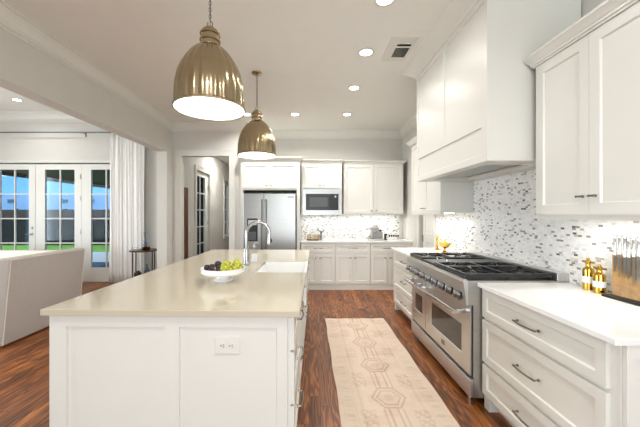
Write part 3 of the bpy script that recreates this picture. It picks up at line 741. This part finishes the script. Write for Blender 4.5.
def bunch(cx, cy, cz, n, label, seed, rx=.045, ry=.055):
    rr = random.Random(seed); t = thing('grape_bunch', label, 'grapes', (bx+cx, by+cy, .914+.068), 0, 'green grapes in the footed bowl')
    g0 = None; pts = []
    tries = 0
    while len(pts) < n and tries < 4000:
        tries += 1
        x, y = rr.uniform(-1, 1), rr.uniform(-1, 1)
        if x*x+y*y > 1: continue
        z = rr.uniform(.0, .072*(1-.75*(x*x+y*y)))+.016
        p = Vector((x*rx, y*ry, z))
        if all((p-q).length > .0175 for q in pts): pts.append(p)
    for p in pts:
        if g0 is None:
            g0 = MB().ball((0, 0, 0), .0125, 1, 1, 1.25, n=14).build('grape', M['grape'], t, smooth=True); g = g0
        else: g = g0.copy(); C.objects.link(g); g.parent = t
        g.location = p; g.rotation_euler = (rr.uniform(-1, 1), rr.uniform(-1, 1), 0)
    MB().tube([(0, 0, .01), (.004, 0, .04), (.012, .004, .072)], .002, 6).build('stem', M['stem'], t)
bunch(.036, -.035, .07, 46, 'green grape bunch resting against the dark plums', 3, .038, .075)
bunch(.106, .01, .07, 40, 'green grape bunch at the bowl rim nearest the faucet', 5, .030, .068)

# ================================================================== PENDANTS
def pendant(x, y, label):
    t = thing('pendant_lamp', label, 'pendant lamp', (x, y, 0), 0, 'brass bell pendants over the island')
    z0 = 2.12
    prof = [(.233, 0), (.233, .012), (.226, .018), (.225, .05), (.223, .12), (.215, .175), (.203, .23), (.181, .285), (.153, .335), (.122, .378), (.09, .408), (.066, .422)]
    MB().lathe(prof, (0, 0, z0), n=192, flute=.036, nf=22).build('shade', M['brass'], t, smooth=True, recalc=True)
    MB().lathe([(r-.006, z) for r, z in prof], (0, 0, z0), n=64).build('shade_lining', M['inner'], t, smooth=True)
    MB().lathe([(.228, 0), (.2355, -.002), (.2355, .012), (.228, .012)], (0, 0, z0), n=64).build('rim', M['brass'], t, smooth=True)
    MB().lathe([(.068, .415), (.070, .425), (.060, .430), (.060, .452), (.068, .455), (.068, .466), (.058, .470), (.058, .496), (.066, .499), (.066, .510), (.054, .515), (.050, .532), (.034, .546), (.014, .552), (.012, .56), (0, .56)], (0, 0, z0), n=32).build('neck', M['brass'], t, smooth=True)
    m = MB(); z = z0+.555
    m.tube([(.018*math.cos(a), 0, z+.02+.02*math.sin(a)) for a in [k*2*PI/14 for k in range(14)]], .0035, 8, closed=True)
    z += .04; i = 0
    while z < CE-.03:
        pts = []
        for k in range(12):
            a = k*2*PI/12; u = .008*math.cos(a); w_ = .015*math.sin(a)
            pts.append((u, 0, z+.010+w_) if i % 2 else (0, u, z+.010+w_))
        m.tube(pts, .0024, 6, closed=True); z += .0225; i += 1
    m.tube([(.003, 0, z0+.57), (.004, .002, 2.9), (.003, 0, CE-.02)], .0018, 6)
    m.build('chain', M['nickel'], t, smooth=True)
    MB().lathe([(0, -.035), (.012, -.034), (.02, -.022), (.055, -.016), (.066, -.006), (.066, 0), (0, 0)], (0, 0, CE), n=32).build('canopy', M['brass'], t, smooth=True)
    MB().ball((0, 0, z0+.20), .035, 1, 1, 1.2).build('bulb', M['bulb'], t, smooth=True)
    MB().cyl((0, 0, z0+.235), (0, 0, z0+.40), .018, n=14).build('lamp_holder', M['inner'], t)
    light('pendant_light', 'POINT', (x, y, z0+.12), PEND_W, WARM, shadow_soft_size=.05)
P1 = (-.665, 2.05); P2 = (-.628, 3.68)
pendant(*P1, 'brass bell pendant lamp hanging nearest the camera above the fruit bowl end')
pendant(*P2, 'brass bell pendant lamp hanging above the sink end of the island')

# ================================================================== CEILING LIGHTS + VENT
def can(x, y, label, ce=CE, power=CAN_W, on=True):
    t = thing('recessed_light', label, 'recessed light', (x, y, ce), 0, 'round recessed ceiling lights')
    MB().lathe([(.062, -.001), (.085, -.001), (.088, -.006), (.062, -.008)], n=32).build('trim_ring', M['trim'], t, smooth=True)
    MB().cyl((0, 0, -.006), (0, 0, -.001), .064, n=28).build('lens', M['canlens'] if on else M['inner'], t)
    light('can_light', 'AREA', (x, y, ce-.012), power, WARM, shape='DISK', size=.12, spread=math.radians(150))
can(.598, 3.20, 'recessed light in the ceiling beside the air vent', CE, 5)
can(.605, 4.10, 'recessed light in the ceiling, second of the row beyond the air vent', CE, 9)
can(.646, 5.19, 'recessed light nearest the back wall above the base cabinets', CE, 15)
can(-.238, 5.19, 'recessed light in front of the microwave cabinet', CE, 15)
can(-1.06, 5.19, 'recessed light nearest the hallway opening, beside the pendant', CE, 15)
can(.60, 2.41, 'recessed light at the top edge of the view between lamp and hood', CE, 5)
can(.6, .6, 'unseen recessed light added as fill above the near worktop'); can(-1.0, .2, 'unseen recessed light added as fill above the open floor before the island')  # both out of view, added for ambient fill
can(-5.36, 5.6, 'recessed light in the living room ceiling above the french doors', CEL, LIV_W*.5)
for x, y in ((-4.3, 3.4), (-6.2, 3.4), (-4.3, .8)): can(x, y, 'unseen recessed light added as fill in the living room ceiling over the seating', CEL, LIV_W)  # outside the view, added to light the living room
light('hall_fill', 'AREA', (-2.0, 8.0, 2.98), 30, WARM, shape='DISK', size=.15)  # unseen lamp with no fixture, added to brighten the hallway
vt = thing('air_vent', 'white ceiling air vent with dark louvres', 'air vent', (.955, 3.13, CE))
MB().box(-.16, .10, -.21, .25, -.008, 0, .002).build('frame', M['trim'], vt)
MB().box(-.07, .07, -.09, .16, -.008, -.006).build('duct_opening', M['ventdark'], vt)
for i in range(9): MB().box(-.068+i*.016, -.062+i*.016, -.03, .158, -.014, -.008).build('louvre', M['nickel'], vt)
MB().box(-.07, .07, -.055, -.035, -.015, -.008).build('damper_bar', M['trim'], vt)

# ================================================================== RUG
def rug():
    x0, x1, y0, y1 = .219, 1.007, 1.55, 4.12; nx, ny = 120, 380
    me = bpy.data.meshes.new('runner_rug'); vs = []; cols = []
    rr = random.Random(2)
    base = lin((222, 202, 182)); tan = lin((184, 150, 118)); pink = lin((232, 218, 206))
    blot = [(rr.uniform(0, 1), rr.uniform(0, 3.3), rr.uniform(.03, .12), rr.uniform(-.5, .8)) for _ in range(170)]
    def pat(u, v_):  # u 0..1 across, v_ metres along / .79
        a = 0.0; c = abs(u-.5)
        # border bands with small motif
        if .035 < u < .05 or .15 < u < .165 or .95 < u < .965 or .835 < u < .85: a += .30
        if (.06 < u < .14 or .86 < u < .94):
            k = (v_*14) % 1; j = (v_*7) % 1
            if (k < .35 and (j < .5)) or (.45 < k < .6): a += .40
        if c < .33:
            p = .64; k = ((v_+.59) % p)/p-.5; kk = abs(k)*p      # medallion chain
            hexd = max(kk*.92, (kk*.5+c*.9))
            if .135 < hexd < .158 or .095 < hexd < .112: a += .8
            elif hexd < .05 and (int(u*60)+int(v_*60)) % 3: a += .5
            if kk > .17 and .03 < c < .05: a += .8
            if kk > .17 and .08 < c < .097: a += .65
            if .17 < c < .31 and .19 < kk < .31: a += .45 if ((int(u*34)+int(v_*30)) % 3) else 0
            if .27 < c < .30: a += .25
        return min(a, 1)
    for j in range(ny+1):
        for i in range(nx+1):
            u = i/nx; v_ = j/ny*(y1-y0)/(x1-x0)
            zz = .010+.0012*math.sin(v_*9+u*3)
            ex = .004*math.sin(v_*7)*(1 if i in (0, nx) else 0)
            vs.append((x0+(x1-x0)*u+ex, y0+(y1-y0)*j/ny+(.006*math.sin(u*22) if j in (0, ny) else 0), zz))
            a = pat(u, v_)*.62; b_ = 0
            for bx_, by_, br, bs in blot:
                if abs(bx_-u) < br*1.3 and abs(by_-v_) < br*.8: b_ += bs*.2
            a = max(-.3, min(1, a+b_))
            cols.append(tuple((base[q]*(1-a)+tan[q]*a) if a >= 0 else (base[q]*(1+a)-pink[q]*a) for q in range(3)))
    fs = [(j*(nx+1)+i, j*(nx+1)+i+1, (j+1)*(nx+1)+i+1, (j+1)*(nx+1)+i) for j in range(ny) for i in range(nx)]
    # skirt down to floor
    bd_ = [i for i in range(nx+1)]+[j*(nx+1)+nx for j in range(1, ny+1)]+[ny*(nx+1)+i for i in range(nx-1, -1, -1)]+[j*(nx+1) for j in range(ny-1, 0, -1)]
    s0 = len(vs)
    for k in bd_: vs.append((vs[k][0], vs[k][1], .0005)); cols.append(cols[k])
    n = len(bd_)
    for k in range(n): fs.append((bd_[k], s0+k, s0+(k+1) % n, bd_[(k+1) % n]))
    fs.append(tuple(s0+k for k in range(n))[::-1])
    me.from_pydata(vs, [], fs); at = me.color_attributes.new('pattern', 'FLOAT_COLOR', 'POINT')
    for k, c in enumerate(cols): at.data[k].color = (*c, 1)
    me.materials.append(M['rug']); o = bpy.data.objects.new('runner_rug', me); C.objects.link(o)
    tag(o, 'pale cream and tan patterned runner rug on the oak floor', 'rug')
rug()

# ================================================================== SMALL THINGS, RIGHT WORKTOP
kb = thing('knife_block', 'upright wooden knife board with clear front on the white worktop', 'knife block', (1.86, 1.885, .914), -PI/2)
MB().box(0, .46, -.055, .045, 0, .014, .002).build('base', M['black'], kb)
MB().box(.012, .45, .0, .028, .014, .262, .002).build('board', M['board'], kb)
MB().box(.005, .45, -.034, -.030, .014, .262).build('clear_panel', M['acrylic'], kb)
def knife(k, yw, top, tip, label):
    t = thing('kitchen_knife', label, 'knife', (1.845, yw, .914), -PI/2, 'steel knives in the wooden knife board')
    zb = .262+random.uniform(-.01, .01)
    m = MB(); hw_ = .0085+.002*(k % 2)
    m.prism([(-hw_, zb), (hw_*.9, zb), (hw_*.75, tip+.05), (-hw_*.7, tip), (-hw_, tip+.02)], 1, -.0012, .0012); m.build('blade', M['steel'], t)
    MB().lathe([(0, zb-.005), (.010, zb), (.008, zb+.02), (.0085, top-.03), (.011, top-.01), (.008, top), (0, top+.002)], n=14).build('handle', M['chrome'], t, smooth=True)
for k, (pxk, tp_, ti) in enumerate(((615, .385, .155), (620, .39, .13), (625, .39, .13), (629, .375, .125), (634, .385, .10), (639, .38, .11))):
    Yk = 1.845*305/(pxk-309)
    knife(k, Yk, tp_, ti, ['steel knife at the end of the board closest to the gold bottles', 'steel knife second from the gold bottles', 'steel knife third from the gold bottles',
          'short steel knife fourth from the gold bottles', 'steel knife fifth from the gold bottles', 'steel knife farthest from the gold bottles'][k])
def mill(x, y, h, r, label):
    t = thing('gold_bottle', label, 'bottle', (x, y, .914), 0, 'gold bottles beside the knife block'); s_ = h
    MB().lathe([(0, 0), (r, 0), (r, .004), (r, s_*.60), (r*.9, s_*.66), (r*.5, s_*.70), (r*.42, s_*.74), (r*.42, s_*.80), (0, s_*.80)], n=28).build('body', M['gold'], t, smooth=True)
    MB().lathe([(r*1.02, s_*.22), (r*1.06, s_*.22), (r*1.06, s_*.42), (r*1.02, s_*.42)], n=28).build('band', M['label'], t, smooth=True)
    MB().cyl((0, -r*1.35, s_*.86), (0, r*1.35, s_*.86), r*.2, n=12).lathe([(0, s_*.79), (r*.5, s_*.8), (r*.5, s_*.90), (r*.25, s_*.93), (r*.3, s_*.97), (0, s_)], n=20).cyl((-r*.9, 0, s_*.86), (r*.4, 0, s_*.86), r*.16, n=12).build('cross_tap', M['gold'], t, smooth=True)
mill(1.872, 2.045, .215, .031, 'taller gold bottle with white band and cross tap, farther from the knife block')
mill(1.862, 1.955, .185, .032, 'shorter gold bottle with white band, closer to the knife block')
# gold bowl and candlestick on far counter
gb = thing('footed_brass_bowl', 'small footed brass bowl of pale fruit on the far worktop', 'bowl', (1.79, 4.02, .914))
MB().lathe([(0, 0), (.04, 0), (.042, .006), (.014, .02), (.010, .045), (.018, .058), (.05, .075), (.072, .105), (.075, .125), (.070, .125), (.062, .10), (.03, .08), (0, .078)], n=32).build('bowl_body', M['gold'], gb, smooth=True)
for k, (x, y, z, lb) in enumerate(((-.025, -.02, .118, 'near the range'), (.025, -.015, .115, 'nearest the tiles'), (0, .03, .116, 'at the back'), (-.002, .0, .148, 'on top of the others'))):
    o = MB().ball((0, 0, 0), .025, 1, 1, .92).build('pale_fruit', M['pear'], smooth=True, loc=(1.79+x, 4.02+y, .914+z)); tag(o, 'round pale green fruit in the brass bowl, ' + lb, 'fruit', 'pale fruit in the brass bowl')
cs = thing('brass_candlestick', 'ornate brass candlestick behind the footed brass bowl', 'candlestick', (1.80, 4.28, .914))
MB().lathe([(0, 0), (.038, 0), (.038, .012), (.018, .022), (.012, .05), (.024, .065), (.012, .08), (.011, .12), (.022, .135), (.012, .15), (.012, .19), (.026, .20), (.026, .205), (0, .205)], n=24).build('stem', M['gold'], cs, smooth=True)
MB().lathe([(0, .205), (.010, .205), (.010, .25), (0, .252)], n=14).build('candle', M['label'], cs, smooth=True)
MB().tube([(0, -.01, .17), (-.0, -.05, .175), (0, -.075, .14), (0, -.06, .115)], .006, 8).build('arm', M['gold'], cs, smooth=True)

# ================================================================== BACK WORKTOP THINGS
zt = .914
em = thing('espresso_machine', 'silver espresso machine on the back worktop', 'espresso machine', (1.30, 5.98, zt))
MB().box(-.17, .14, -.15, .10, 0, .035, .006).build('drip_tray', M['steel'], em)
MB().box(-.075, .14, -.04, .12, .035, .16, .008).box(-.075, .06, -.10, .12, .16, .245, .01).build('body', M['espresso'], em)
MB().cyl((-.0, 0, .245), (0, 0, .29), .05, .045, n=24).cyl((0, 0, .29), (0, 0, .295), .046, .03, n=24).build('bean_hopper', M['steel'], em, smooth=True)
MB().cyl((-.03, -.08, .16), (-.03, -.08, .125), .028, n=18).tube([(-.03, -.1, .14), (-.03, -.2, .135)], .010, 10).build('portafilter', M['nickel'], em, smooth=True)
MB().tube([(-.075, -.02, .215), (-.12, -.03, .215), (-.20, -.035, .215)], .008, 8).build('steam_arm', M['nickel'], em, smooth=True)
MB().cyl((.10, .02, .16), (.10, .02, .20), .028, n=18).build('tamper', M['black'], em, smooth=True)
cc_ = thing('coffee_canister', 'small black canister with a silver side beside the espresso machine', 'canister', (1.505, 5.98, zt))
MB().lathe([(0, 0), (.03, 0), (.03, .11), (.024, .12), (0, .12)], n=22).build('body', M['black'], cc_, smooth=True)
MB().box(.0, .022, -.033, -.026, .02, .09).build('label_plate', M['steel'], cc_)
cr_ = thing('capsule_rack', 'low clear rack of dark coffee capsules beside the side wall', 'rack', (1.67, 6.0, zt))
MB().box(-.11, .11, -.03, .03, .0, .012).box(-.11, -.106, -.03, .03, .012, .07).box(.106, .11, -.03, .03, .012, .07).box(-.106, .106, -.03, .03, .052, .056).build('rack_frame', M['acrylic'], cr_)
for i in range(5): 
    o = MB().lathe([(0, 0), (.012, 0), (.018, .035), (.02, .037), (0, .04)], n=16).build('coffee_capsule', M['black'], smooth=True, loc=(1.67-.085+i*.042, 6.0, zt+.0565))
    tag(o, 'small dark coffee capsule lined up in the clear rack', 'capsule', 'dark coffee capsules in the rack')
tr = tag(MB().box(-.115, .115, -.05, .05, 0, .018, .004).build('serving_tray', M['ventdark'], loc=(.07, 5.86, zt)), 'small dark tray in front of the mugs on the back worktop', 'tray')
def mug(x, y, label):
    t = thing('mug', label, 'mug', (x, y, zt), 0, 'tan stoneware mugs on the back worktop')
    MB().lathe([(0, 0), (.03, 0), (.043, .025), (.046, .06), (.040, .10), (.036, .10), (.041, .06), (.036, .025), (0, .01)], n=26).build('cup', M['mug'], t, smooth=True)
    MB().tube([(.030, -.03, .08), (.044, -.048, .075), (.046, -.05, .045), (.028, -.032, .03)], .005, 8).build('handle', M['mug'], t, smooth=True)
mug(.00, 5.985, 'tan round mug next to the fridge side of the back worktop'); mug(.105, 5.985, 'tan round mug closer to the grey corkscrew')
mug(.205, 6.02, 'tan round mug standing beside the grey corkscrew')
ws = thing('glass_rack', 'clear upright glass rack behind the tan mugs', 'rack', (.11, 6.12, zt))
MB().box(-.09, .09, -.04, .04, 0, .006).build('base', M['acrylic'], ws)
for x in (-.075, -.025, .025, .075): MB().lathe([(.0, 0), (.018, .0), (.02, .19), (.0185, .20), (.017, .19)], (x, 0, .006), n=16).build('tumbler', M['acrylic'], ws, smooth=True)
cw = thing('corkscrew', 'grey metal standing corkscrew with lever arms on the back worktop', 'corkscrew', (.235, 5.93, zt))
MB().lathe([(0, 0), (.03, 0), (.03, .008), (.012, .016), (.012, .12), (.02, .13), (.022, .17), (.01, .18), (0, .18)], n=20).build('stand', M['greyblue'], cw, smooth=True)
MB().tube([(-.06, 0, .215), (-.03, 0, .17), (0, 0, .15), (.03, 0, .16), (.065, 0, .19)], .009, 8).build('lever_arms', M['greyblue'], cw, smooth=True)
MB().ball((-.062, 0, .215), .016).build('knob', M['greyblue'], cw, smooth=True)

# ================================================================== LIVING ROOM
# slip-covered armchair with its back to the kitchen
ac = thing('armchair', 'grey linen slipcovered armchair with its back to the island', 'armchair', (-3.70, 3.76, 0))
def soft(parent, name, x0, x1, y0, y1, z0, z1, bev, mat, shear=None):
    m = MB().box(x0, x1, y0, y1, z0, z1, bev, 4)
    if shear:
        for v_ in m.b.verts: v_.co.x += shear*((v_.co.z-z0)/(z1-z0))
    return m.build(name, mat, parent, smooth=True)
soft(ac, 'backrest', .30, .46, -.54, .54, .012, .945, .025, M['linen'], .09)
soft(ac, 'arm', -.42, .36, -.53, -.40, .012, .64, .03, M['linen']); soft(ac, 'arm', -.42, .36, .40, .53, .012, .64, .03, M['linen'])
soft(ac, 'seat_base', -.40, .30, -.40, .40, .012, .34, .02, M['linen']); soft(ac, 'seat_cushion', -.42, .31, -.395, .395, .34, .50, .04, M['cream'])
m = MB().tube([(.462, -.535, .03), (.462+.045, -.535, .5), (.462+.084, -.53, .93), (.462+.084, .53, .93), (.462+.045, .535, .5), (.462, .535, .03)], .005, 8)
m.build('piping', M['cream'], ac, smooth=True)
for x in (-.36, .40):
    for y in (-.47, .47): MB().cyl((x, y, 0), (x, y, .02), .022, n=10).build('leg', M['walnut'], ac)
# cream sofa near the doors
sf = thing('sofa', 'cream sofa with low square arms in front of the french doors', 'sofa', (-5.45, 5.05, 0))
soft(sf, 'seat_base', -1.05, 1.05, -.42, .42, .06, .42, .03, M['cream']); soft(sf, 'backrest', -1.05, 1.05, .25, .45, .42, .775, .05, M['cream'])
for s_ in (-1, 1): soft(sf, 'arm', min(s_*.90, s_*1.08), max(s_*.90, s_*1.08), -.43, .44, .06, .74, .05, M['cream'])
for a in (-.88, 0): soft(sf, 'seat_cushion', a+.005, a+.875, -.43, .25, .42, .56, .04, M['cream'])
for x in (-.98, .98):
    for y in (-.36, .38): MB().cyl((x, y, 0), (x, y, .06), .025, n=10).build('leg', M['walnut'], sf)
# curtain + rod
cm = MB(); N = 150; cx0, cx1 = -4.08, -3.36; top, botz = 3.07, .012; rows = 14; gr = []
for j in range(rows+1):
    tt = j/rows; z = botz+(top-botz)*tt; row = []
    for i in range(N+1):
        s_ = i/N; x = cx0+(cx1-cx0)*s_; ph = s_*2*PI*7.5
        x += (-.02*(1-tt) if s_ < .5 else .0)
        y = 6.24+.022*math.sin(ph+.5*math.sin(tt*3))*(0.7+.3*math.sin(s_*9))+.01*math.sin(ph*2.3+tt*4)
        row.append(Vector((x+.012*math.sin(ph*.5+tt*2), y, z)))
    gr.append(row)
V0 = [[cm.b.verts.new(p) for p in r] for r in gr]
for j in range(rows):
    for i in range(N): cm.b.faces.new((V0[j][i], V0[j][i+1], V0[j+1][i+1], V0[j+1][i]))
cu = cm.build('curtain', M['sheer'], smooth=True); md_ = cu.modifiers.new('thickness', 'SOLIDIFY'); md_.thickness = .004
tag(cu, 'long white linen curtain panel gathered beside the french doors', 'curtain')
cr2 = thing('curtain_rod', 'thin dark curtain rod above the french doors', 'curtain rod', (-5.2, 6.24, 3.09))
MB().cyl((-2.2, 0, 0), (1.95, 0, 0), .013, n=12).build('rod', M['greyblue'], cr2, smooth=True)
for x in (-2.0, .54, 1.85): MB().cyl((x, 0, -.0), (x, .128, -.0), .008, n=8).box(x-.01, x+.01, .118, .13, -.06, .02).tube([(x, 0, 0), (x, 0, -.03)], .006, 6).build('bracket', M['greyblue'], cr2, smooth=True)
# bar table
bt = thing('side_table', 'small bronze drinks table between curtain and kitchen opening', 'side table', (-3.22, 5.95, 0))
MB().lathe([(0, 0), (.25, 0), (.255, .008), (.255, .022), (.245, .022), (.24, .012), (0, .012)], (0, 0, .70), n=36).build('table_top', M['bronze'], bt, smooth=True)
MB().lathe([(0, 0), (.21, 0), (.215, .012), (0, .012)], (0, 0, .17), n=36).build('lower_shelf', M['bronze'], bt, smooth=True)
for k in range(4):
    a = PI/4+k*PI/2+.35; MB().tube([(.235*math.cos(a), .235*math.sin(a), 0), (.235*math.cos(a), .235*math.sin(a), .70)], .012, 10).build('leg', M['bronze'], bt, smooth=True)
dc = thing('whisky_decanter', 'square glass decanter of amber drink on the bronze table', 'decanter', (-3.13, 5.87, .712))
MB().box(-.055, .055, -.055, .055, 0, .12, .008).build('vessel', M['acrylic'], dc); MB().box(-.05, .05, -.05, .05, .006, .075, .006).build('drink', M['amber'], dc)
MB().lathe([(.02, .12), (.016, .14), (.02, .16), (.028, .165), (.03, .195), (0, .205)], n=18).build('stopper', M['acrylic'], dc, smooth=True)
gl_ = thing('glass_carafe', 'tall slim clear carafe with a dark stopper on the bronze table', 'carafe', (-3.26, 6.05, .712))
MB().lathe([(0, 0), (.04, 0), (.045, .02), (.042, .10), (.018, .17), (.014, .30), (.018, .31)], n=22).build('vessel', M['blueglass'], gl_, smooth=True)
MB().ball((0, 0, .33), .02).build('stopper', M['nickel'], gl_, smooth=True)
ty = thing('silver_tray', 'small silver tray with glassware on the bronze table', 'tray', (-3.35, 5.87, .712))
MB().lathe([(0, 0), (.085, 0), (.095, .012), (.09, .012), (.08, .004), (0, .004)], n=28).build('dish', M['chrome'], ty, smooth=True)
for lb, x, y in (('nearest the curtain', -.035, 0), ('beside the decanter', .04, -.02)):
    o = MB().lathe([(0, 0), (.028, 0), (.033, .07), (.030, .07), (.025, .006), (0, .005)], n=20).build('tumbler', M['acrylic'], smooth=True, loc=(-3.35+x, 5.87+y, .7165)); tag(o, 'short glass tumbler on the silver tray, ' + lb, 'glass', 'tumblers on the silver tray')
o = MB().lathe([(0, 0), (.05, 0), (.055, .03), (.05, .13), (.02, .19), (.016, .25), (.02, .26), (0, .26)], n=22).build('glass_bottle', M['blueglass'], smooth=True, loc=(-3.16, 5.95, .182)); tag(o, 'bluish glass bottle on the lower shelf of the bronze table', 'bottle')
o = MB().lathe([(0, 0), (.04, 0), (.065, .04), (.065, .09), (.03, .13), (0, .135)], n=22).build('dark_jar', M['bronze'], smooth=True, loc=(-3.33, 5.93, .182)); tag(o, 'dark rounded jar on the lower shelf of the bronze table', 'jar')
